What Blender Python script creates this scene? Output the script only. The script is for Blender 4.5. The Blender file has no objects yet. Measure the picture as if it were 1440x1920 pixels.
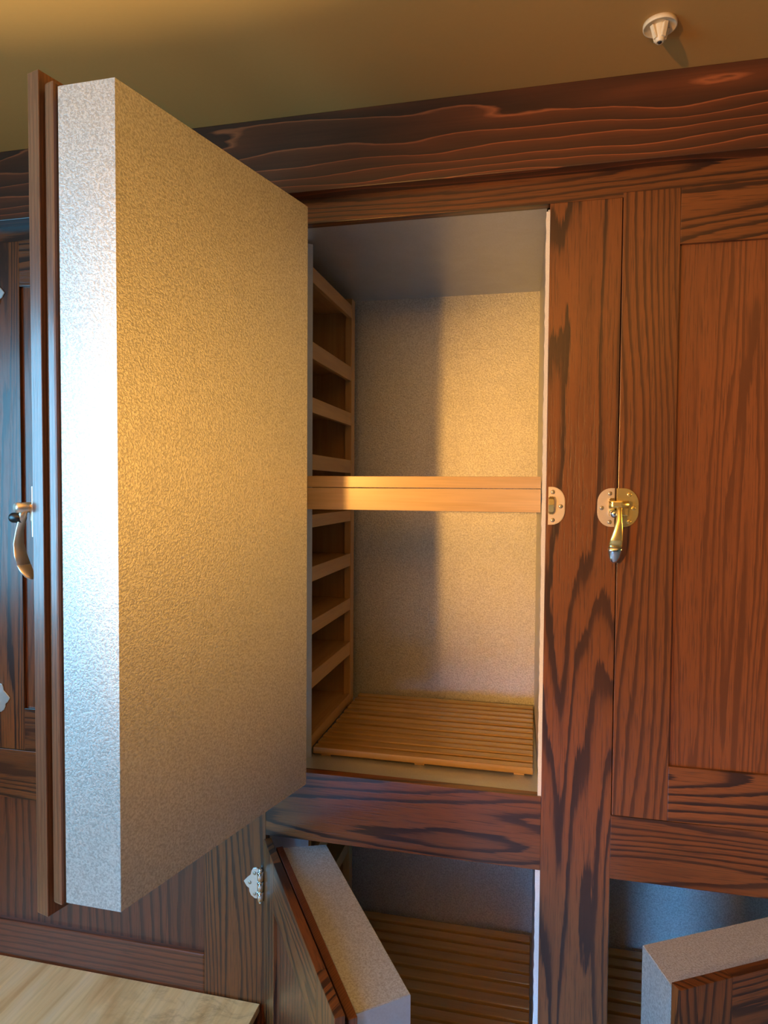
import bpy, bmesh, math, random
from mathutils import Matrix, Vector

# ------------------------------------------------------------------ camera
SC = bpy.context.scene
EYE = 1.6                       # camera height; every z below is given relative to the eye
CAM_ROT = ((0.9753, 0.2206, 0.0069), (-0.0147, 0.0337, 0.9993), (-0.2202, 0.9748, -0.0361))  # right, up, forward
cam_d = bpy.data.cameras.new('camera'); cam = bpy.data.objects.new('camera', cam_d)
SC.collection.objects.link(cam)
r_, u_, f_ = [Vector(v) for v in CAM_ROT]
cam.matrix_world = Matrix(((r_.x, u_.x, -f_.x, 0), (r_.y, u_.y, -f_.y, 0), (r_.z, u_.z, -f_.z, EYE), (0, 0, 0, 1)))
cam_d.sensor_fit = 'VERTICAL'; cam_d.sensor_height = 36.0
cam_d.lens = 36.0 * 1250 / 1920
cam_d.clip_start = 0.02
SC.camera = cam

# ------------------------------------------------------------------ world, lights, exposure
W = bpy.data.worlds.new('world'); SC.world = W; W.use_nodes = True
W.node_tree.nodes['Background'].inputs[0].default_value = (0.62, 0.78, 1.0, 1)
W.node_tree.nodes['Background'].inputs[1].default_value = 0.5
vs = SC.view_settings
vs.view_transform = 'Standard'; vs.look = 'None'; vs.exposure = 0.0; vs.gamma = 1.0; vs.use_curve_mapping = False


def area(name, loc, target, sx, sy, power, col, spread=math.pi):
    d = bpy.data.lights.new(name, 'AREA'); d.shape = 'RECTANGLE'; d.size = sx; d.size_y = sy
    d.energy = power; d.color = col; d.spread = spread
    o = bpy.data.objects.new(name, d); SC.collection.objects.link(o)
    o.location = (loc[0], loc[1], loc[2] + EYE)
    o.rotation_euler = (Vector(target) - Vector(loc)).to_track_quat('-Z', 'Y').to_euler()
    return o


def bulb(name, loc, radius, power, col):
    d = bpy.data.lights.new(name, 'POINT'); d.shadow_soft_size = radius; d.energy = power; d.color = col
    o = bpy.data.objects.new(name, d); SC.collection.objects.link(o)
    o.location = (loc[0], loc[1], loc[2] + EYE)
    return o


area('window_daylight', (-2.26, -0.75, 0.02), (-1.26, -0.75, -0.20), 2.5, 1.1, 92, (0.19, 0.62, 1.0), math.radians(150))
area('rear_blue_fill', (-1.15, -2.66, -1.10), (0.35, 1.4, -1.60), 1.1, 0.7, 10, (0.14, 0.47, 1.0), math.radians(28))  # added unseen source, kept low and narrow to turn the lower compartments blue


def spot(name, loc, target, radius, power, col, angle, blend):
    d = bpy.data.lights.new(name, 'SPOT'); d.energy = power; d.color = col; d.spot_size = math.radians(angle); d.spot_blend = blend; d.shadow_soft_size = radius
    o = bpy.data.objects.new(name, d); SC.collection.objects.link(o)
    o.location = (loc[0], loc[1], loc[2] + EYE)
    o.rotation_euler = (Vector(target) - Vector(loc)).to_track_quat('-Z', 'Y').to_euler()


spot('floor_lamp_light', (-1.26, -1.6, 0.06), (0.50, 1.5, 0.03), 0.045, 300, (1.0, 0.46, 0.09), 36, 0.6)

spot('side_lamp_light', (1.70, 1.27, 0.15), (-0.56, 0.98, 0.12), 0.10, 105, (1.0, 0.47, 0.085), 42, 1.0)
spot('ceiling_warm_fill', (-0.5, -1.1, 0.30), (-0.5, -1.1, 1.0), 0.05, 130, (1.0, 0.56, 0.18), 160, 0.1)  # added unseen lamp, only there to warm the ceiling
spot('ceiling_pool_spot', (-0.60, -0.72, -0.20), (-0.60, -0.72, 1.0), 0.04, 180, (1.0, 0.88, 0.60), 122, 0.02)  # added unseen spot; its cone edge draws the bright ceiling area's boundary

# ------------------------------------------------------------------ node helpers


class NT:
    def __init__(s, name):
        s.m = bpy.data.materials.new(name); s.m.use_nodes = True
        s.t = s.m.node_tree; s.b = s.t.nodes['Principled BSDF']

    def n(s, typ, **kw):
        nd = s.t.nodes.new(typ)
        for k, v in kw.items():
            setattr(nd, k, v)
        return nd

    def put(s, sock, v):
        if isinstance(v, bpy.types.NodeSocket):
            s.t.links.new(v, sock)
        else:
            sock.default_value = v

    def math(s, op, a, b=0.0, clamp=False):
        nd = s.n('ShaderNodeMath', operation=op, use_clamp=clamp)
        s.put(nd.inputs[0], a); s.put(nd.inputs[1], b)
        return nd.outputs[0]

    def xyz(s, x, y, z):
        nd = s.n('ShaderNodeCombineXYZ')
        for i, v in enumerate((x, y, z)):
            s.put(nd.inputs[i], v)
        return nd.outputs[0]

    def noise(s, vec, scale=1.0, detail=2.0, rough=0.5, dist=0.0):
        nd = s.n('ShaderNodeTexNoise')
        s.put(nd.inputs['Vector'], vec); nd.inputs['Scale'].default_value = scale
        nd.inputs['Detail'].default_value = detail; nd.inputs['Roughness'].default_value = rough
        nd.inputs['Distortion'].default_value = dist
        return nd.outputs[0]

    def ramp(s, fac, stops, interp='LINEAR'):
        nd = s.n('ShaderNodeValToRGB'); cr = nd.color_ramp; cr.interpolation = interp
        while len(cr.elements) < len(stops):
            cr.elements.new(0.5)
        for e, (p, c) in zip(cr.elements, stops):
            e.position = p; e.color = (*c, 1) if len(c) == 3 else c
        s.put(nd.inputs[0], fac)
        return nd.outputs[0]

    def mix(s, fac, a, b, blend='MIX'):
        nd = s.n('ShaderNodeMix', data_type='RGBA', blend_type=blend)
        s.put(nd.inputs[0], fac); s.put(nd.inputs[6], (*a, 1) if isinstance(a, tuple) else a)
        s.put(nd.inputs[7], (*b, 1) if isinstance(b, tuple) else b)
        return nd.outputs[2]

    def coords(s, grain='Z'):
        tc = s.n('ShaderNodeTexCoord'); sp = s.n('ShaderNodeSeparateXYZ')
        s.t.links.new(tc.outputs['Object'], sp.inputs[0])
        X, Y, Z = sp.outputs
        oi = s.n('ShaderNodeObjectInfo')
        seed = s.math('MULTIPLY', oi.outputs['Random'], 37.0)
        if grain == 'Z':
            u, v = s.math('ADD', X, s.math('MULTIPLY', Y, 0.7)), Z
        elif grain == 'X':
            u, v = s.math('ADD', Z, s.math('MULTIPLY', Y, 0.7)), X
        else:
            u, v = s.math('ADD', X, s.math('MULTIPLY', Z, 0.7)), Y
        return u, v, seed, oi.outputs['Random']

    def bump(s, h, strength, dist):
        nd = s.n('ShaderNodeBump'); s.put(nd.inputs['Height'], h)
        nd.inputs['Strength'].default_value = strength; nd.inputs['Distance'].default_value = dist
        s.t.links.new(nd.outputs[0], s.b.inputs['Normal'])

    def set(s, **kw):
        for k, v in kw.items():
            sock = s.b.inputs[k]
            if isinstance(v, tuple) and len(v) == 3:
                v = (*v, 1)
            s.put(sock, v)
        return s.m


def oak(name, grain, ku=8.0, kv=0.26, bands=20.0, lin=40.0, light=(0.175, 0.056, 0.014), dark=(0.018, 0.008, 0.006), amount=0.95, rough=0.34):
    t = NT(name); u, v, seed, rnd = t.coords(grain)
    big = t.noise(t.xyz(t.math('MULTIPLY', u, ku), t.math('MULTIPLY', v, kv * 2), seed), 1.0, 1.5, 0.45)
    jag = t.noise(t.xyz(t.math('MULTIPLY', u, 55.0), t.math('MULTIPLY', v, 7.0), seed), 1.0, 3.0, 0.6)
    h = t.math('ADD', t.math('MULTIPLY', big, bands), t.math('MULTIPLY', u, lin))
    h = t.math('ADD', h, t.math('MULTIPLY', jag, 0.5))
    feather = t.noise(t.xyz(t.math('MULTIPLY', u, 330.0), t.math('MULTIPLY', v, 11.0), t.math('ADD', seed, 2.0)), 1.0, 2.0, 0.6)
    h = t.math('ADD', h, t.math('MULTIPLY', feather, 0.34))
    ring = t.math('FRACT', h)
    band = t.ramp(ring, [(0.0, (1, 1, 1)), (0.18, (0.92, 0.92, 0.92)), (0.32, (0.25, 0.25, 0.25)), (0.52, (0, 0, 0)), (0.90, (0, 0, 0)), (0.97, (1, 1, 1))])
    pores = t.noise(t.xyz(t.math('MULTIPLY', u, 420.0), t.math('MULTIPLY', v, 13.0), seed), 1.0, 2.0, 0.6)
    pdark = t.ramp(pores, [(0.50, (0, 0, 0)), (0.68, (1, 1, 1))])
    tone = t.noise(t.xyz(t.math('MULTIPLY', u, 9.0), t.math('MULTIPLY', v, 1.1), t.math('ADD', seed, 5.0)), 1.0, 2.0)
    vary = t.math('ADD', t.math('MULTIPLY', tone, 0.7), t.math('ADD', t.math('MULTIPLY', rnd, 0.22), 0.55))
    base = t.mix(1.0, light, t.xyz(vary, vary, vary), 'MULTIPLY')
    bf = t.math('MULTIPLY', band, t.math('ADD', 0.55, t.math('MULTIPLY', tone, 0.75)), True)
    fac = t.math('MULTIPLY', bf, amount, True)
    fac = t.math('MAXIMUM', fac, t.math('MULTIPLY', pdark, 0.5))
    col = t.mix(fac, base, dark)
    t.bump(t.math('SUBTRACT', 1.0, t.math('MAXIMUM', t.math('MULTIPLY', pdark, 0.7), t.math('MULTIPLY', bf, 0.5))), 0.25, 0.0008)
    return t.set(**{'Base Color': col, 'Roughness': rough, 'Coat Weight': 0.35, 'Coat Roughness': 0.22, 'Specular IOR Level': 0.45})


def fir(name, grain):
    """dark stained softwood: broad dark fields with a few thin pale growth lines"""
    t = NT(name); u, v, seed, rnd = t.coords(grain)
    big = t.noise(t.xyz(t.math('MULTIPLY', u, 7.0), t.math('MULTIPLY', v, 1.25), 3.7), 1.0, 2.0, 0.45)
    jag = t.noise(t.xyz(t.math('MULTIPLY', u, 40.0), t.math('MULTIPLY', v, 9.0), 2.0), 1.0, 3.0)
    w = t.math('SUBTRACT', 0.165, u)
    h = t.math('SUBTRACT', t.math('MULTIPLY', big, 7.5), t.math('MULTIPLY', t.math('MULTIPLY', w, w), 190.0))
    ring = t.math('FRACT', t.math('ADD', h, t.math('MULTIPLY', jag, 0.30)))
    col = t.ramp(ring, [(0.0, (0.050, 0.018, 0.008)), (0.10, (0.056, 0.020, 0.009)), (0.55, (0.085, 0.026, 0.010)), (0.88, (0.13, 0.036, 0.012)), (0.955, (0.34, 0.095, 0.030)), (1.0, (0.07, 0.022, 0.009))])
    fine = t.noise(t.xyz(t.math('MULTIPLY', u, 260.0), t.math('MULTIPLY', v, 5.0), seed), 1.0, 2.0)
    fv = t.math('ADD', 0.75, t.math('MULTIPLY', fine, 0.5))
    col = t.mix(1.0, col, t.xyz(fv, fv, fv), 'MULTIPLY')
    t.bump(fine, 0.12, 0.0006)
    return t.set(**{'Base Color': col, 'Roughness': 0.36, 'Coat Weight': 0.3, 'Coat Roughness': 0.25})


def pale(name, grain, a=(0.62, 0.34, 0.13), b=(0.46, 0.22, 0.075), rough=0.38):
    t = NT(name); u, v, seed, rnd = t.coords(grain)
    g = t.noise(t.xyz(t.math('MULTIPLY', u, 45.0), t.math('MULTIPLY', v, 2.2), seed), 1.0, 3.0, 0.55, 0.6)
    f = t.noise(t.xyz(t.math('MULTIPLY', u, 300.0), t.math('MULTIPLY', v, 10.0), seed), 1.0, 2.0)
    col = t.mix(t.ramp(g, [(0.3, (0, 0, 0)), (0.72, (1, 1, 1))]), a, b)
    fv = t.math('ADD', t.math('ADD', 0.80, t.math('MULTIPLY', f, 0.3)), t.math('MULTIPLY', rnd, 0.14))
    col = t.mix(1.0, col, t.xyz(fv, fv, fv), 'MULTIPLY')
    t.bump(f, 0.08, 0.0004)
    return t.set(**{'Base Color': col, 'Roughness': rough, 'Coat Weight': 0.2, 'Coat Roughness': 0.2})


def birch(name):
    """worn plywood bench top: grain, dents and scuffs"""
    t = NT(name); tc = t.n('ShaderNodeTexCoord')
    sp = t.n('ShaderNodeSeparateXYZ'); t.t.links.new(tc.outputs['Object'], sp.inputs[0])
    X, Y, Z = sp.outputs
    g = t.noise(t.xyz(t.math('MULTIPLY', X, 16.0), t.math('MULTIPLY', Y, 2.4), 1.0), 1.0, 4.0, 0.55, 0.8)
    s_ = t.noise(t.xyz(t.math('MULTIPLY', X, 120.0), t.math('MULTIPLY', Y, 5.0), 4.0), 1.0, 2.0)
    d = t.noise(t.xyz(t.math('MULTIPLY', X, 11.0), t.math('MULTIPLY', Y, 17.0), 9.0), 1.0, 5.0, 0.7, 1.5)
    col = t.ramp(g, [(0.30, (0.62, 0.40, 0.16)), (0.5, (0.80, 0.63, 0.33)), (0.72, (0.84, 0.70, 0.44))])
    sv = t.math('ADD', 0.82, t.math('MULTIPLY', s_, 0.36))
    col = t.mix(1.0, col, t.xyz(sv, sv, sv), 'MULTIPLY')
    near = t.math('SUBTRACT', 1.0, t.math('MULTIPLY', 3.2, t.math('ABSOLUTE', t.math('SUBTRACT', X, 0.55))), True)
    wear = t.math('MULTIPLY', t.ramp(d, [(0.48, (0, 0, 0)), (0.66, (1, 1, 1)), (0.80, (0.2, 0.2, 0.2))]), near)
    col = t.mix(t.math('MULTIPLY', wear, 0.5), col, (0.20, 0.11, 0.05))
    t.bump(s_, 0.1, 0.0005)
    return t.set(**{'Base Color': col, 'Roughness': 0.32, 'Coat Weight': 0.3, 'Coat Roughness': 0.25})


def steel(name, emboss=True, col=(0.66, 0.68, 0.66), metal=0.68, rough=0.48, scale=270.0, strength=0.22):
    t = NT(name); tc = t.n('ShaderNodeTexCoord'); P = tc.outputs['Object']
    if emboss:
        cells = t.noise(P, scale, 2.0, 0.55, 0.6)
        big = t.noise(P, scale * 0.08, 2.0)
        e = t.ramp(cells, [(0.36, (0, 0, 0)), (0.62, (1, 1, 1))])
        v = t.math('ADD', 0.72, t.math('MULTIPLY', e, 0.34))
        c = t.mix(1.0, col, t.xyz(v, v, v), 'MULTIPLY')
        t.bump(e, strength, 0.0014)
        rr = t.math('ADD', rough - 0.05, t.math('MULTIPLY', big, 0.1))
        return t.set(**{'Base Color': c, 'Metallic': metal, 'Roughness': rr})
    n1 = t.noise(P, 9.0, 5.0, 0.65, 0.8); n2 = t.noise(P, 260.0, 2.0)
    v = t.math('ADD', t.math('ADD', 0.70, t.math('MULTIPLY', n1, 0.35)), t.math('MULTIPLY', n2, 0.18))
    c = t.mix(1.0, col, t.xyz(v, v, v), 'MULTIPLY')
    t.bump(n2, 0.06, 0.0005)
    return t.set(**{'Base Color': c, 'Metallic': metal, 'Roughness': t.math('ADD', rough - 0.08, t.math('MULTIPLY', n1, 0.16))})


def plain(name, col, rough=0.5, metal=0.0, bump=0.0, scale=200.0, var=0.12, **kw):
    t = NT(name); tc = t.n('ShaderNodeTexCoord')
    n = t.noise(tc.outputs['Object'], scale, 3.0)
    v = t.math('ADD', 1.0 - var / 2, t.math('MULTIPLY', n, var))
    if bump:
        t.bump(n, bump, 0.001)
    return t.set(**{'Base Color': t.mix(1.0, col, t.xyz(v, v, v), 'MULTIPLY'), 'Roughness': rough, 'Metallic': metal, **kw})


OAK_V = oak('oak_upright', 'Z')
OAK_H = oak('oak_crosswise', 'X', ku=7.0, kv=0.36, bands=15.0, lin=32.0)
OAK_V_FINE = oak('oak_straight_upright', 'Z', ku=7.0, kv=0.4, bands=9.0, lin=70.0, amount=0.7)
OAK_PANEL = oak('oak_panel', 'Z', ku=16.0, kv=0.3, bands=12.0, lin=55.0, amount=0.5, light=(0.19, 0.058, 0.016))
OAK_PLY = oak('oak_panel_flat_sawn', 'Z', ku=6.0, kv=0.5, bands=5.0, lin=40.0, amount=0.75, light=(0.15, 0.045, 0.018))
OAK_EDGE = oak('oak_edge', 'Z', ku=5.0, kv=0.3, bands=2.0, lin=180.0, amount=0.5, light=(0.20, 0.085, 0.04), dark=(0.05, 0.02, 0.012), rough=0.3)
OAK_H_FINE = oak('oak_straight_crosswise', 'X', ku=5.0, kv=0.4, bands=3.0, lin=70.0, amount=0.6, light=(0.16, 0.048, 0.018))
FIR = fir('dark_softwood', 'X')
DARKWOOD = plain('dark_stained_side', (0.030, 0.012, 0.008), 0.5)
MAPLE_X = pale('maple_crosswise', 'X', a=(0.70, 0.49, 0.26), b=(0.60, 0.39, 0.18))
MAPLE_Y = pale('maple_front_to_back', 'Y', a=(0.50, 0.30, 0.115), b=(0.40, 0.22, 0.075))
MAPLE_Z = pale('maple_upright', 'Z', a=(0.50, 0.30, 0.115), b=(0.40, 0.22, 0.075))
SLAT = pale('rack_slat_wood', 'X', a=(0.44, 0.265, 0.085), b=(0.34, 0.19, 0.052), rough=0.26)
SLAT.node_tree.nodes['Principled BSDF'].inputs['Coat Weight'].default_value = 0.6
SLAT.node_tree.nodes['Principled BSDF'].inputs['Coat Roughness'].default_value = 0.1
BIRCH = birch('worn_birch_plywood')
EMBOSS = steel('embossed_galvanised_sheet')
SHEET = steel('smooth_galvanised_sheet', emboss=False, col=(0.58, 0.63, 0.70), metal=0.6, rough=0.36)
SHEET_TOP = steel('fine_galvanised_sheet', True, (0.60, 0.67, 0.76), 0.35, 0.42, 330.0, 0.22)
FOAM = plain('white_insulation_edge', (0.80, 0.78, 0.72), 0.8, bump=0.6, scale=420.0, var=0.3)
RUBBER = plain('dark_gasket_rubber', (0.018, 0.010, 0.010), 0.55)
NICKEL = plain('satin_nickel', (0.80, 0.70, 0.58), 0.36, 0.8)
BRASS = plain('polished_brass', (0.90, 0.70, 0.26), 0.25, 0.88)
CHROME = plain('polished_chrome', (0.80, 0.82, 0.84), 0.10, 1.0)
STEELLEAF = plain('nickel_plated_leaf', (0.74, 0.78, 0.78), 0.30, 0.75)
STEELSCREW = plain('worn_screw_metal', (0.50, 0.46, 0.38), 0.32, 1.0)
BLACK = plain('black_plastic', (0.015, 0.015, 0.015), 0.35)
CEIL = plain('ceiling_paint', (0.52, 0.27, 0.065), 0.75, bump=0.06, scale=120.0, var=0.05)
WALLP = plain('wall_paint', (0.24, 0.17, 0.10), 0.8, bump=0.05, scale=120.0, var=0.05)
FLOORM = plain('grey_floor_tile', (0.36, 0.38, 0.40), 0.25)
IVORY = plain('ivory_plastic', (0.80, 0.62, 0.36), 0.45)
WHITEP = plain('white_window_paint', (0.75, 0.74, 0.70), 0.5)

# ------------------------------------------------------------------ geometry helpers
WORLD = {}                       # object name -> world matrix
ID = Matrix.Translation((0, 0, EYE))   # the room frame: z measured from the eye


def new_bm():
    return bmesh.new()


def box(bm, x0, x1, y0, y1, z0, z1, bev=0.0, seg=2):
    vs_ = [bm.verts.new((x, y, z)) for z in (z0, z1) for y in (y0, y1) for x in (x0, x1)]
    fs = [(0, 2, 3, 1), (4, 5, 7, 6), (0, 1, 5, 4), (2, 6, 7, 3), (0, 4, 6, 2), (1, 3, 7, 5)]
    faces = [bm.faces.new([vs_[i] for i in f]) for f in fs]
    if bev:
        es = list({e for f in faces for e in f.edges})
        bmesh.ops.bevel(bm, geom=es, offset=bev, segments=seg, affect='EDGES', profile=0.6)


def hull_prism(bm, poly, axis, a, b, bev=0.0, poly2=None):
    """extrude a polygon given in the two other axes along `axis` from a to b; poly2: other end outline (taper)"""
    def P(p, h):
        if axis == 'Z':
            return (p[0], p[1], h)
        if axis == 'Y':
            return (p[0], h, p[1])
        return (h, p[0], p[1])
    n = len(poly); q = poly2 or poly
    lo = [bm.verts.new(P(p, a)) for p in poly]; hi = [bm.verts.new(P(p, b)) for p in q]
    faces = [bm.faces.new(lo[::-1]), bm.faces.new(hi)]
    for i in range(n):
        j = (i + 1) % n
        faces.append(bm.faces.new((lo[i], lo[j], hi[j], hi[i])))
    bmesh.ops.recalc_face_normals(bm, faces=faces)
    if bev:
        es = [e for e in faces[1].edges] + [e for e in faces[0].edges]
        bmesh.ops.bevel(bm, geom=es, offset=bev, segments=2, affect='EDGES')


def loft(bm, rings, cap=True):
    rs = [[bm.verts.new(p) for p in r] for r in rings]
    fs = []
    for a, b in zip(rs, rs[1:]):
        for i in range(len(a)):
            j = (i + 1) % len(a)
            fs.append(bm.faces.new((a[i], a[j], b[j], b[i])))
    if cap:
        fs.append(bm.faces.new(rs[0][::-1])); fs.append(bm.faces.new(rs[-1]))
    bmesh.ops.recalc_face_normals(bm, faces=fs)
    for f in fs:
        f.smooth = True


def ring(c, ax, ay, rx, ry, n=20):
    c, ax, ay = Vector(c), Vector(ax), Vector(ay)
    return [tuple(c + ax * (rx * math.cos(2 * math.pi * i / n)) + ay * (ry * math.sin(2 * math.pi * i / n))) for i in range(n)]


def cyl(bm, c0, c1, r0, r1=None, n=20):
    c0, c1 = Vector(c0), Vector(c1); r1 = r0 if r1 is None else r1
    d = (c1 - c0).normalized(); a = d.orthogonal().normalized(); b = d.cross(a)
    loft(bm, [ring(c0, a, b, r0, r0, n), ring(c1, a, b, r1, r1, n)])


def lathe(bm, base, axis, prof, n=24):
    """prof: list of (distance along axis, radius)"""
    base, axis = Vector(base), Vector(axis).normalized(); a = axis.orthogonal().normalized(); b = axis.cross(a)
    loft(bm, [ring(base + axis * h, a, b, r, r, n) for h, r in prof])


def link(name, data, parent, M):
    o = bpy.data.objects.new(name, data); SC.collection.objects.link(o)
    if parent is not None:
        o.parent = parent; o.matrix_parent_inverse = WORLD[parent.name].inverted()
    o.matrix_basis = M; WORLD[o.name] = M.copy()
    return o


def empty(name, loc, label, cat, group=None):
    o = link(name, None, None, Matrix.Translation((loc[0], loc[1], loc[2] + EYE)))
    o.empty_display_size = 0.1
    o['label'] = label; o['category'] = cat
    if group:
        o['group'] = group
    return o


def mesh(name, bm, mat, parent=None, M=ID, label=None, angle=40, kind=None):
    """ONE object from a bmesh; its origin goes to the middle of its underside"""
    vsx = [v.co.copy() for v in bm.verts]
    lo = Vector([min(v[i] for v in vsx) for i in range(3)]); hi = Vector([max(v[i] for v in vsx) for i in range(3)])
    c = Vector(((lo.x + hi.x) / 2, (lo.y + hi.y) / 2, lo.z))
    bmesh.ops.translate(bm, vec=-c, verts=bm.verts)
    me = bpy.data.meshes.new(name); bm.to_mesh(me); bm.free()
    me.materials.append(mat)
    o = link(name, me, parent, M @ Matrix.Translation(c))
    if label:
        o['label'] = label
    if kind:
        o['kind'] = kind
    return o


def board(name, x0, x1, y0, y1, z0, z1, mat, parent=None, M=ID, bev=0.0015, label=None, kind=None):
    bm = new_bm(); box(bm, x0, x1, y0, y1, z0, z1, bev)
    return mesh(name, bm, mat, parent, M, label, kind=kind)


# ------------------------------------------------------------------ the room
Y = 1.40                        # plane of the cabinet's face
CZ = 0.788                      # ceiling
XL, XR, YB = -2.30, 2.60, -2.70
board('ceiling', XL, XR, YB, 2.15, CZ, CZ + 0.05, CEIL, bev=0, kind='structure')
board('floor', XL, XR, YB, 2.15, -EYE - 0.05, -EYE, FLOORM, bev=0, kind='structure')
board('wall_right', XR, XR + 0.08, YB, 2.15, -EYE, CZ, WALLP, bev=0, kind='structure')
bm = new_bm()
VX0, VX1, VZ0, VZ1 = -1.75, -0.55, -1.50, -0.70
box(bm, XL, VX0, YB - 0.1, YB, -EYE, CZ); box(bm, VX1, XR, YB - 0.1, YB, -EYE, CZ)
box(bm, VX0, VX1, YB - 0.1, YB, -EYE, VZ0); box(bm, VX0, VX1, YB - 0.1, YB, VZ1, CZ)
mesh('wall_back', bm, WALLP, kind='structure')
bm = new_bm()
for a in (VX0, (VX0 + VX1) / 2 - 0.025, VX1 - 0.05):
    box(bm, a, a + 0.05, YB - 0.09, YB - 0.03, VZ0, VZ1)
for a in (VZ0, VZ1 - 0.05):
    box(bm, VX0 + 0.05, VX1 - 0.05, YB - 0.088, YB - 0.032, a, a + 0.05)
mesh('window_2', bm, WHITEP, kind='structure')  # unseen frame added around the blue rear light
board('wall_front', XL, XR, 2.07, 2.15, -EYE, CZ, WALLP, bev=0, kind='structure')
WY0, WY1, WZ0, WZ1 = -2.0, 0.5, -0.53, 0.57
bm = new_bm()
box(bm, XL - 0.1, XL, YB, WY0, -EYE, CZ); box(bm, XL - 0.1, XL, WY1, 2.15, -EYE, CZ)
box(bm, XL - 0.1, XL, WY0, WY1, -EYE, WZ0); box(bm, XL - 0.1, XL, WY0, WY1, WZ1, CZ)
mesh('wall_left', bm, WALLP, kind='structure')
bm = new_bm()
for z in (WZ0, WZ1 - 0.05):
    box(bm, XL - 0.09, XL - 0.03, WY0, WY1, z, z + 0.05)
for k in range(4):
    y = WY0 + (WY1 - WY0 - 0.05) * k / 3
    box(bm, XL - 0.09, XL - 0.03, y, y + 0.05, WZ0 + 0.05, WZ1 - 0.05)
mesh('window_1', bm, WHITEP, kind='structure')

# softwood crown board under the ceiling, standing proud of the face frame
bm = new_bm(); box(bm, -1.62, 0.98, 1.365, 1.42, 0.627, CZ, 0.002)
mesh('trim_1', bm, FIR, kind='structure', label='dark softwood crown board below the ceiling')

# ------------------------------------------------------------------ the cabinet
cab = empty('icebox_cabinet', (-0.3, 1.65, -EYE), 'built-in dark oak icebox cabinet with open insulated doors and steel lined compartments', 'cabinet')
FT = 0.024                      # thickness of the face frame


def frame(name, x0, x1, z0, z1, mat, label=None, dy=0.0, bev=0.001):
    return board(name, x0, x1, Y + dy, Y + FT + dy, z0, z1, mat, cab, bev=bev, label=label)


XO0, XO1 = -0.588, 0.022        # the middle opening, left and right
XD0, XD1 = 0.1615, 0.700        # the right hand doors
frame('rail', -1.47, 0.84, 0.573, 0.640, OAK_H, 'straight grained top rail')
frame('stile', -0.742, XO0, -1.45, 0.573, OAK_V)
frame('stile', XO1, 0.160, -1.45, 0.573, OAK_V, 'wide centre stile carrying the latch plates')
frame('stile', XD1 + 0.0015, 0.84, -1.45, 0.573, OAK_V)
frame('stile', -1.47, -1.332, -1.45, 0.573, OAK_V)
frame('rail', XO0, XO1, -0.794, -0.639, OAK_H, 'boldly figured middle rail')
frame('rail', 0.160, XD1 + 0.0015, -0.792, -0.661, OAK_H, 'boldly figured rail right of the centre stile')
frame('rail', XO0, XO1, -1.45, -1.37, OAK_H)
frame('rail', 0.160, XD1 + 0.0015, -1.45, -1.37, OAK_H)
frame('rail', -1.332, -0.742, -0.783, -0.660, OAK_H)
frame('base_rail', -1.332, -0.742, -1.45, -1.099, OAK_H_FINE, bev=0.004)
board('panel', -1.345, -0.730, Y + 0.012, Y + 0.022, -1.11, -0.772, OAK_PLY, cab, label='recessed lower left panel')
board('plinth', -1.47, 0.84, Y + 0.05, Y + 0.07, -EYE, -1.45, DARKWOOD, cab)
bm = new_bm()
box(bm, -1.47, -1.45, Y + FT, 2.06, -1.45, 0.64); box(bm, 0.82, 0.84, Y + FT, 2.06, -1.45, 0.64)
box(bm, -1.45, 0.82, Y + FT, 2.06, 0.62, 0.64); box(bm, -1.45, 0.82, Y + FT, 2.06, -1.45, -1.43)
box(bm, -1.45, 0.82, 2.04, 2.06, -1.43, 0.62)
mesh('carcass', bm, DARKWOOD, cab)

BACK = 1.96
SIDE = -0.800                   # liner behind the side rack


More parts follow.
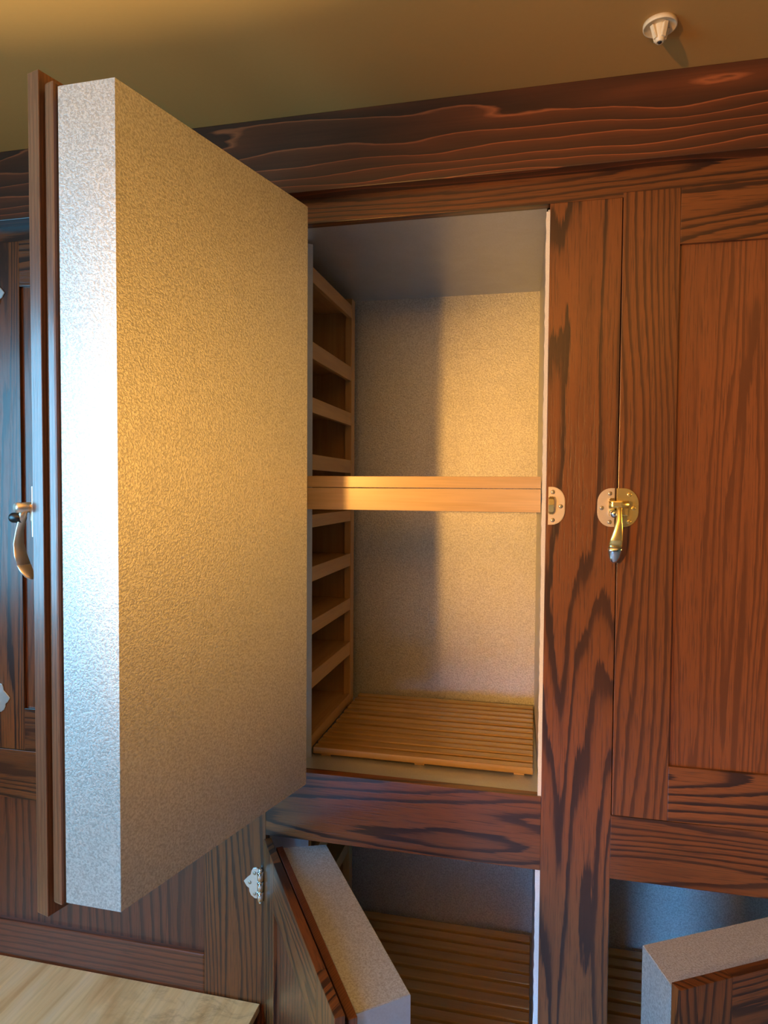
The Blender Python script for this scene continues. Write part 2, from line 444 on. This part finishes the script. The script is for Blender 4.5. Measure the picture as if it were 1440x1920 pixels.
def liner(x0f, x0, xs, x1f, x1, z0, z1, zf1, edge):
    """steel lined compartment. front opening x0f..x1f, inside x0..x1 ; xs: where the left side recess starts"""
    yj = 1.500
    bm = new_bm()               # floor pan, ceiling and side walls
    ya = Y + 0.012
    box(bm, min(x0, xs), max(x1, x1f - 0.003), ya + 0.013, BACK, z0 - 0.006, z0)
    root = mesh('steel_liner', bm, SHEET, cab)
    bm = new_bm(); hull_prism(bm, [(Y + FT + .001, zf1), (BACK, z1), (BACK, z1 + .006), (Y + FT + .001, zf1 + .003)], 'X', min(x0, xs, x0f), x1 + 0.010)
    mesh('top_sheet', bm, SHEET, root)
    bm = new_bm(); box(bm, min(x0, xs) - 0.006, x1 + 0.006, BACK, BACK + 0.006, z0 - 0.006, z1 + 0.006)
    mesh('back_sheet', bm, EMBOSS, root, label='embossed back sheet')
    bm = new_bm(); hull_prism(bm, [(x1f - 0.004, ya), (x1, BACK), (x1 + 0.006, BACK), (x1f + 0.012, ya)], 'Z', z0 - 0.006, z1 + 0.006)
    mesh('side_sheet', bm, SHEET, root)
    bm = new_bm(); hull_prism(bm, [(x0f, Y + FT + .001), (x0, yj), (x0 - 0.006, yj), (x0f - 0.006, Y + FT + .001)], 'Z', z0 - 0.006, z1 + 0.006)
    mesh('jamb_sheet', bm, SHEET, root)
    bm = new_bm()
    if xs < x0 - 0.05:
        box(bm, xs - 0.006, xs, yj, BACK, z0 - 0.006, z1)
        box(bm, xs, x0 - 0.006, yj - 0.006, yj, z0, z1)
    else:
        box(bm, x0 - 0.006, x0, yj, BACK, z0 - 0.006, z1 + 0.006)
    mesh('left_sheet', bm, SHEET, root)
    if edge:
        bm = new_bm()           # ragged white edge of the insulation beside the stile
        rng = random.Random(5); zz = z0
        pts = []
        while zz < z1:
            pts.append(zz); zz += 0.012
        pts.append(z1)
        fr = [[(x1f - 0.0075 + rng.uniform(-.0008, .0008), ya - 0.006, z), (x1f + 0.004, ya - 0.006, z), (x1f + 0.004, ya + 0.004, z), (x1f - 0.0075, ya + 0.004, z)] for z in pts]
        loft(bm, fr)
        for f in bm.faces:
            f.smooth = False
        mesh('insulation_edge', bm, FOAM, root, label='rough white edge of the insulation')
    return root


liner(XO0, -0.513, SIDE, XO1, 0.006, -0.645, 0.560, 0.5738, True)
liner(XO0, -0.520, SIDE, XO1 - 0.002, 0.010, -1.325, -0.790, -0.790, True)
liner(0.163, 0.172, 0.172, XD1, 0.690, -1.325, -0.790, -0.788, False)

# ------------------------------------------------------------------ hardware


def d_plate(bm, sgn, w=0.035, h=0.077, t=0.004, zc=0.0, x=0.0, y=0.0, r=0.026):
    """flat side at x, bulging towards sgn*x ; lies in front of y"""
    pts = [(x, zc - h / 2), (x, zc + h / 2)]
    n = 9
    arc = []
    for i in range(n):                       # upper corner
        a = math.pi / 2 - (math.pi / 2) * i / (n - 1)
        arc.append((x + sgn * (w - r + r * math.cos(a)), zc + h / 2 - r * 1.1 + r * 1.1 * math.sin(a)))
    low = [(p[0], 2 * zc - p[1]) for p in arc[::-1]]
    poly = pts + arc + low
    hull_prism(bm, poly, 'Y', y, y - t, 0.0012)


def screw(parent, M, x, y, z, r=0.0042, mat=None, name='screw', rot=0.4):
    bm = new_bm()
    lathe(bm, (x, y, z), (0, -1, 0), [(0, r), (0.0007, r), (0.0014, r * 0.8), (0.0016, r * 0.5)], 14)
    c, s = math.cos(rot), math.sin(rot)
    hull_prism(bm, [(x + c * r * .9 - s * .0005, z + s * r * .9 + c * .0005), (x - c * r * .9 - s * .0005, z - s * r * .9 + c * .0005),
                    (x - c * r * .9 + s * .0005, z - s * r * .9 - c * .0005), (x + c * r * .9 + s * .0005, z + s * r * .9 - c * .0005)], 'Y', y - 0.0013, y - 0.0019)
    return mesh(name, bm, mat or STEELSCREW, parent, M)


def keeper(x, sgn, zc, hook=True):
    """D shaped keeper on the stile, flat side at x, bulging to sgn; satin plate with a brass nose"""
    bm = new_bm(); d_plate(bm, sgn, 0.033, 0.077, 0.0042, zc, x, Y)
    root = mesh('keeper_plate', bm, NICKEL, cab, label='satin D-shaped latch keeper plate')
    for dx, dz in ((0.009, 0.028), (0.0245, -0.001), (0.009, -0.029)):
        screw(root, ID, x + sgn * dx, Y - 0.0042, zc + dz, rot=0.5 + dz * 40)
    bm = new_bm()                            # hooked nose over the joint
    prof = []
    for i in range(9):
        a = math.radians(-40 + 200 * i / 8)
        prof.append((Y - 0.004 - 0.010 * max(0, math.sin(a)) - 0.004, zc + 0.004 + 0.015 * math.cos(a)))
    prof = [(Y - 0.004, zc + 0.018), (Y - 0.012, zc + 0.019), (Y - 0.017, zc + 0.014), (Y - 0.017, zc + 0.002), (Y - 0.014, zc - 0.012), (Y - 0.009, zc - 0.017), (Y - 0.004, zc - 0.017)]
    xa, xb = sorted((x + sgn * 0.0005, x + sgn * 0.011))
    hull_prism(bm, prof, 'X', xa, xb, 0.0015)
    mesh('keeper_nose', bm, BRASS, root, label='brass nose')
    return root


keeper(0.027, 1, -0.034)
keeper(0.1555, -1, -0.036)


def latch(parent, M, x, y, zc, sgn, finish, bowed=False):
    LM, TM = (NICKEL, NICKEL) if bowed else (BRASS, CHROME)
    """door half of the latch: plate, pivot block, barrel and a hanging lever. sgn: side the plate bulges to"""
    bm = new_bm(); d_plate(bm, sgn, 0.042, 0.077, 0.0045, zc, x, y, 0.028)
    box(bm, *sorted((x + sgn * 0.002, x + sgn * 0.022)), y - 0.012, y - 0.004, zc - 0.016, zc + 0.012, 0.002)
    mesh('latch_plate', bm, finish, parent, M, label='satin latch plate' if bowed else 'brass latch plate')
    for dx, dz in ((0.024, 0.026), (0.032, -0.001), (0.024, -0.028)):
        screw(parent, M, x + sgn * dx, y - 0.0045, zc + dz, 0.0046, BRASS, rot=0.9 + dz * 30)
    bm = new_bm()                            # pivot yoke with its barrel crossing the joint
    cyl(bm, (x - sgn * 0.016, y - 0.017, zc + 0.006), (x + sgn * 0.021, y - 0.017, zc + 0.006), 0.0078)
    box(bm, *sorted((x - sgn * 0.012, x + sgn * 0.010)), y - 0.027, y - 0.012, zc + 0.0, zc + 0.014, 0.003)
    mesh('latch_barrel', bm, LM, parent, M)
    bm = new_bm()
    if bowed:
        lathe(bm, (x - sgn * 0.004, y - 0.020, zc - 0.010), (0, -1, 0), [(0, .0075), (.022, .0078), (.024, .007), (.025, .005)], 20)
    else:
        lathe(bm, (x - sgn * 0.006, y - 0.012, zc - 0.012), (0, -1, 0), [(0, .007), (.010, .0078), (.014, .007), (.0165, .004)], 20)
    mesh('latch_button', bm, BLACK if bowed else CHROME, parent, M, label='black latch button' if bowed else 'chrome latch button')
    # lever, curved out and swelling towards its end
    if bowed:
        secs = [(0.004, 0.004, -0.016, .0060, .0060), (0.003, -0.012, -0.022, .0058, .0052), (0.002, -0.030, -0.030, .0066, .0040), (0.001, -0.050, -0.034, .0090, .0030),
                (0.0, -0.068, -0.031, .0110, .0030), (0.0, -0.082, -0.024, .0115, .0032)]
        tip = [(0.0, -0.0825, -0.0237, .0118, .0040), (0.0, -0.092, -0.017, .0105, .0046), (0.0, -0.100, -0.010, .0080, .0042), (0.0, -0.104, -0.006, .003, .002)]
    else:
        secs = [(0.004, 0.006, -0.020, 0.0055, 0.0055), (0.003, -0.006, -0.026, 0.0052, 0.0045), (0.003, -0.022, -0.032, 0.0054, 0.0036), (0.001, -0.042, -0.035, 0.0086, 0.0030),
                (-0.002, -0.062, -0.034, 0.0118, 0.0032), (-0.0035, -0.076, -0.031, 0.0132, 0.0038)]
        tip = [(-0.0035, -0.0765, -0.031, 0.0136, 0.0050), (-0.004, -0.086, -0.0285, 0.0128, 0.0062), (-0.0045, -0.097, -0.026, 0.0105, 0.0064), (-0.005, -0.105, -0.024, 0.0072, 0.0052), (-0.005, -0.109, -0.0235, 0.003, 0.0025)]
    for nm, ss, mt, lb in (('latch_lever', secs, LM, 'bowed pale lever' if bowed else 'brass lever'), ('lever_tip', tip, TM, None if bowed else 'chrome lever tip')):
        bm = new_bm()
        loft(bm, [ring((x + a, y + c, zc + b), (1, 0, 0), (0, 1, 0), rx, ry, 18) for a, b, c, rx, ry in ss])
        mesh(nm, bm, mt, parent, M, label=lb)


LEAF = [(0, 0.034), (-0.004, 0.033), (-0.010, 0.036), (-0.018, 0.034), (-0.022, 0.027), (-0.024, 0.018), (-0.031, 0.012), (-0.041, 0.001),
        (-0.034, -0.010), (-0.028, -0.014), (-0.027, -0.022), (-0.023, -0.030), (-0.014, -0.036), (-0.007, -0.036), (0, -0.034)]


def leaf(parent, M, x, y, z, sgn, name='hinge', knuckle=True):
    bm = new_bm(); hull_prism(bm, [(x + (-sgn) * px, z + pz) for px, pz in LEAF], 'Y', y, y - 0.003, 0.0008)
    root = mesh(name, bm, STEELLEAF, parent, M, label='silvery leaf hinge with a pointed tip')
    if knuckle:
        bm = new_bm()
        for a, b in ((-0.034, -0.013), (-0.011, 0.011), (0.013, 0.034)):
            lathe(bm, (x + sgn * -0.004, y - 0.011, z + a), (0, 0, 1), [(0, .0068), (.001, .0078), (b - a - .001, .0078), (b - a, .0068)], 16)
        lathe(bm, (x + sgn * -0.004, y - 0.011, z - 0.041), (0, 0, 1), [(0, .002), (.002, .0045), (.006, .0048), (.007, .003)], 16)
        lathe(bm, (x + sgn * -0.004, y - 0.011, z + 0.034), (0, 0, 1), [(0, .003), (.001, .0048), (.005, .0045), (.007, .002)], 16)
        ob = mesh('hinge_knuckle', bm, CHROME, root if parent is cab else parent, M)
    return root


# ------------------------------------------------------------------ doors


def door(M, x0, x1, z0, z1, y0, th, label, rail_b=0.112, rail_t=0.108, stile=0.1055, panel_mat=None, stile_mat=None, edge=None, edge_dir=1):
    """frame-and-panel outer board; local x along the door, y into the cabinet, y0 = outer face. The panel itself is the part."""
    p = board('door', x0 + stile - 0.008, x1 - stile + 0.008, y0 + 0.008, y0 + th - 0.002, z0 + rail_b - 0.008, z1 - rail_t + 0.008, panel_mat or OAK_PANEL, cab, M, label=label)
    sm = stile_mat or OAK_V
    for a, b in ((x0, x0 + stile), (x1 - stile, x1)):
        board('stile', a, b, y0, y0 + th, z0, z1, sm, p, M, bev=0.0012)
    board('rail', x0 + stile, x1 - stile, y0, y0 + th, z0, z0 + rail_b, OAK_H, p, M, bev=0.001)
    board('rail', x0 + stile, x1 - stile, y0, y0 + th, z1 - rail_t, z1, OAK_H, p, M, bev=0.001)
    return p


def rotM(x, y, dx, dy):
    """frame whose local x axis runs along (dx,dy)"""
    l = math.hypot(dx, dy)
    return Matrix.Translation((x, y, EYE)) @ Matrix.Rotation(math.atan2(dy, dx), 4, 'Z')


def core(parent, M, pin, pout, z0, z1, y_in, y_out, mat_side=None, top_mat=None):
    """tapered insulated plug clad in sheet metal. pin/pout: (x0,x1) at the inner and outer face"""
    bm = new_bm()
    hull_prism(bm, [(pin[0], y_in), (pin[1], y_in), (pout[1], y_out), (pout[0], y_out)], 'Z', z0, z1, 0.0012)
    o = mesh('insulated_core', bm, mat_side or EMBOSS, parent, M, label='thick insulated core clad in embossed galvanised sheet')
    if top_mat:
        o.data.materials.append(top_mat)
        for f in o.data.polygons:
            if abs(f.normal.z) > 0.7:
                f.material_index = 1
    return o


# upper middle door, wide open to the left
MU = rotM(-0.5825, 0.8476, -0.2543, -0.9671)
du = door(MU, -0.535, 0.0175, -0.665, 0.613, -0.165, 0.025, 'tall upper door standing open, thick plug clad in embossed steel', stile_mat=OAK_EDGE)
bm = new_bm(); box(bm, -0.520, 0.004, -0.140, -0.130, -0.645, 0.592)
mesh('groove_strip', bm, RUBBER, du, MU)
board('step_frame', -0.522, 0.0155, -0.130, -0.110, -0.640, 0.591, OAK_EDGE, du, MU, bev=0.004, label='stepped inner oak frame')
bm = new_bm(); box(bm, -0.515, 0.006, -0.110, -0.090, -0.626, 0.577)
mesh('gasket', bm, RUBBER, du, MU, label='dark gasket')
core(du, MU, (-0.4805, 0.0), (-0.508, 0.0225), -0.625, 0.573, 0.0, -0.090)
latch(du, MU, 0.0165, -0.165, -0.040, -1, NICKEL, bowed=True)

# lower left door, open
ML = rotM(-0.590, 1.393, 0.559, -0.829)
dl = door(ML, 0.0, 0.549, -1.372, -0.800, 0.0, 0.017, 'lower door hinged on the left and swung open', stile=0.1055, panel_mat=OAK_PLY)
board('step_frame', 0.012, 0.538, 0.026, 0.041, -1.355, -0.818, OAK_EDGE, dl, ML, label='stepped inner oak frame')
bm = new_bm(); box(bm, 0.02, 0.530, 0.017, 0.026, -1.350, -0.826); mesh('gasket', bm, RUBBER, dl, ML)
core(dl, ML, (0.033, 0.520), (0.012, 0.526), -1.345, -0.822, 0.138, 0.041, SHEET, SHEET_TOP)

# lower right door, hinged on the right and half open
MR = rotM(0.697, 1.4, 0.870, 0.492)
dr = door(MR, -0.539, 0.0, -1.372, -0.800, -0.020, 0.019, 'lower door hinged on the right and standing ajar')
core(dr, MR, (-0.514, -0.03), (-0.535, -0.012), -1.345, -0.812, 0.102, -0.001, EMBOSS, SHEET_TOP)

# upper right door, shut
MF = ID
ds = door(MF, XD0, XD1, -0.6595, 0.582, Y - 0.0015, 0.023, 'tall upper right door, shut, with hanging brass lever latch', rail_b=0.1105, rail_t=0.107, stile_mat=OAK_V_FINE)
latch(ds, MF, 0.1585, Y - 0.0015, -0.036, 1, BRASS)

# upper far left door, shut
df = door(MF, -1.330, -0.7435, -0.6575, 0.590, Y - 0.0015, 0.023, 'upper left door behind the open one, shut', rail_b=0.105, stile=0.103)
for z in (0.468, -0.53):
    leaf(df, MF, -1.3075, Y - 0.0015, z, 1, knuckle=True)
leaf(cab, ID, -0.600, Y, -0.908, -1)
for o in list(bpy.data.objects):
    if o.name.startswith('hinge') and 'knuckle' not in o.name and o.parent is cab:
        for dx, dz in ((-0.014, 0.023), (-0.026, 0.0), (-0.014, -0.025)):
            screw(o, ID, -0.600 + dx, Y - 0.003, -0.908 + dz, 0.0042)

# ------------------------------------------------------------------ racks and shelves
RACKS = 'slatted floor racks inside the compartments'


def floor_rack(x0, x1, y0, y1, ztop, zbot, n, label):
    root = empty('floor_rack', ((x0 + x1) / 2, (y0 + y1) / 2, zbot), label, 'rack', RACKS)
    pitch = (y1 - y0) / n
    rng = random.Random(n)
    for k in range(n):
        a = y0 + k * pitch
        board('slat', x0, x1, a + 0.0055, a + pitch - 0.0055, ztop - 0.016, ztop + rng.uniform(-0.0016, 0.0016), SLAT, root, bev=0.003)
    for fx in (0.06, 0.5, 0.94):
        x = x0 + (x1 - x0) * fx
        board('bearer', x - 0.012, x + 0.012, y0 + 0.01, y1 - 0.01, zbot, ztop - 0.0165, MAPLE_Y, root)
    return root


floor_rack(-0.512, 0.0055, 1.502, 1.952, -0.624, -0.6448, 12, 'slatted wooden floor rack in the tall upper compartment')
floor_rack(-0.505, 0.006, 1.45, 1.952, -1.300, -1.3248, 12, 'dim slatted wooden floor rack in the lower left compartment')
floor_rack(0.180, 0.680, 1.45, 1.952, -1.300, -1.3248, 12, 'bluish slatted floor rack behind the lower right door')

# crosswise shelf with its two-strip maple nosing
sh = empty('shelf', (-0.25, 1.48, -0.05), 'pale maple shelf with two-strip front edge across the upper compartment', 'shelf')
board('edge_strip', -0.508, 0.0125, 1.450, 1.468, 0.0007, 0.026, MAPLE_X, sh, bev=0.0008, label='narrow upper strip')
board('edge_strip', -0.508, 0.0125, 1.450, 1.468, -0.050, -0.0007, MAPLE_X, sh, bev=0.0008, label='wide lower strip')
board('shelf_board', -0.508, 0.010, 1.468, 1.50, 0.008, 0.026, MAPLE_X, sh, bev=0.001)


def side_rack(levels, ztop, zbot, label):
    x1, x0 = -0.517, -0.790
    root = empty('side_rack', (-0.66, 1.7, zbot), label, 'rack', 'wooden side racks')
    for x in (x1 - 0.020,):
        board('post', x, x + 0.020, 1.856, 1.890, zbot, ztop, MAPLE_Z, root)
        board('post', x, x + 0.020, 1.503, 1.512, zbot, ztop, MAPLE_Z, root)
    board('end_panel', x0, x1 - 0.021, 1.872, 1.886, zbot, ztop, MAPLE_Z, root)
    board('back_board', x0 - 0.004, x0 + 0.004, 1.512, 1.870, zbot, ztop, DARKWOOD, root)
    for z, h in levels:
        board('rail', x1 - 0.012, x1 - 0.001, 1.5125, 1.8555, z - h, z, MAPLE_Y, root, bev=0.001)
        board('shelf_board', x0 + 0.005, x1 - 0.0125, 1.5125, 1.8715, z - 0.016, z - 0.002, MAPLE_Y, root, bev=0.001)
    return root


side_rack([(0.520, 0.036), (0.345, 0.040), (0.214, 0.036), (0.079, 0.037), (-0.065, 0.031), (-0.190, 0.036), (-0.320, 0.034), (-0.447, 0.038), (-0.600, 0.03)], 0.540, -0.6448,
          'pale maple side rack of small shelves left in the upper compartment')
side_rack([(-0.90, 0.036), (-1.03, 0.036), (-1.16, 0.036)], -0.83, -1.3248, 'shadowed wooden side rack left in the lower compartment')

# ------------------------------------------------------------------ bench in the left corner
bench = empty('bench', (-1.2, 1.0, -EYE), 'low bench with worn pale plywood top at the lower left', 'bench')
board('bench_top', -1.90, -0.601, 0.55, 1.396, -1.208, -1.190, BIRCH, bench, bev=0.001, label='worn pale plywood top')
bm = new_bm(); box(bm, -1.89, -0.612, 0.57, 1.394, -EYE, -1.2085)
mesh('bench_box', bm, DARKWOOD, bench, label='dark base')

# ------------------------------------------------------------------ sprinkler
SX, SY = 0.195, 1.230
sp = empty('fire_sprinkler', (SX, SY, CZ - 0.06), 'small ivory fire sprinkler on a round plate on the ceiling', 'sprinkler')
bm = new_bm(); lathe(bm, (SX, SY, CZ), (0, 0, -1), [(0, .0275), (.006, .0275), (.0072, .027), (.0074, .0252), (.0055, .0245), (.0055, .012)], 40)
mesh('cover_plate', bm, IVORY, sp)
bm = new_bm(); lathe(bm, (SX, SY, CZ - 0.003), (0, 0, -1), [(0, .0115), (.003, .0125), (.020, .0085), (.027, .0072), (.0285, .006), (.028, .0035), (.026, .0035)], 24)
mesh('nozzle', bm, IVORY, sp)
for k in range(4):
    a = k * math.pi / 2 + 0.5
    bm = new_bm()
    q = Matrix.Rotation(a, 4, 'Z')
    pts = [(0.006, -0.004), (0.0175, -0.004), (0.0105, -0.024), (0.006, -0.024)]
    hull_prism(bm, pts, 'Y', -0.004, 0.004, 0.0008)
    bmesh.ops.transform(bm, matrix=Matrix.Translation((SX, SY, CZ - 0.002)) @ q, verts=bm.verts)
    mesh('fin', bm, IVORY, sp)
bm = new_bm(); cyl(bm, (SX, SY, CZ - 0.029), (SX, SY, CZ - 0.0322), 0.0034, 0.003, 14)
mesh('outlet', bm, BLACK, sp)
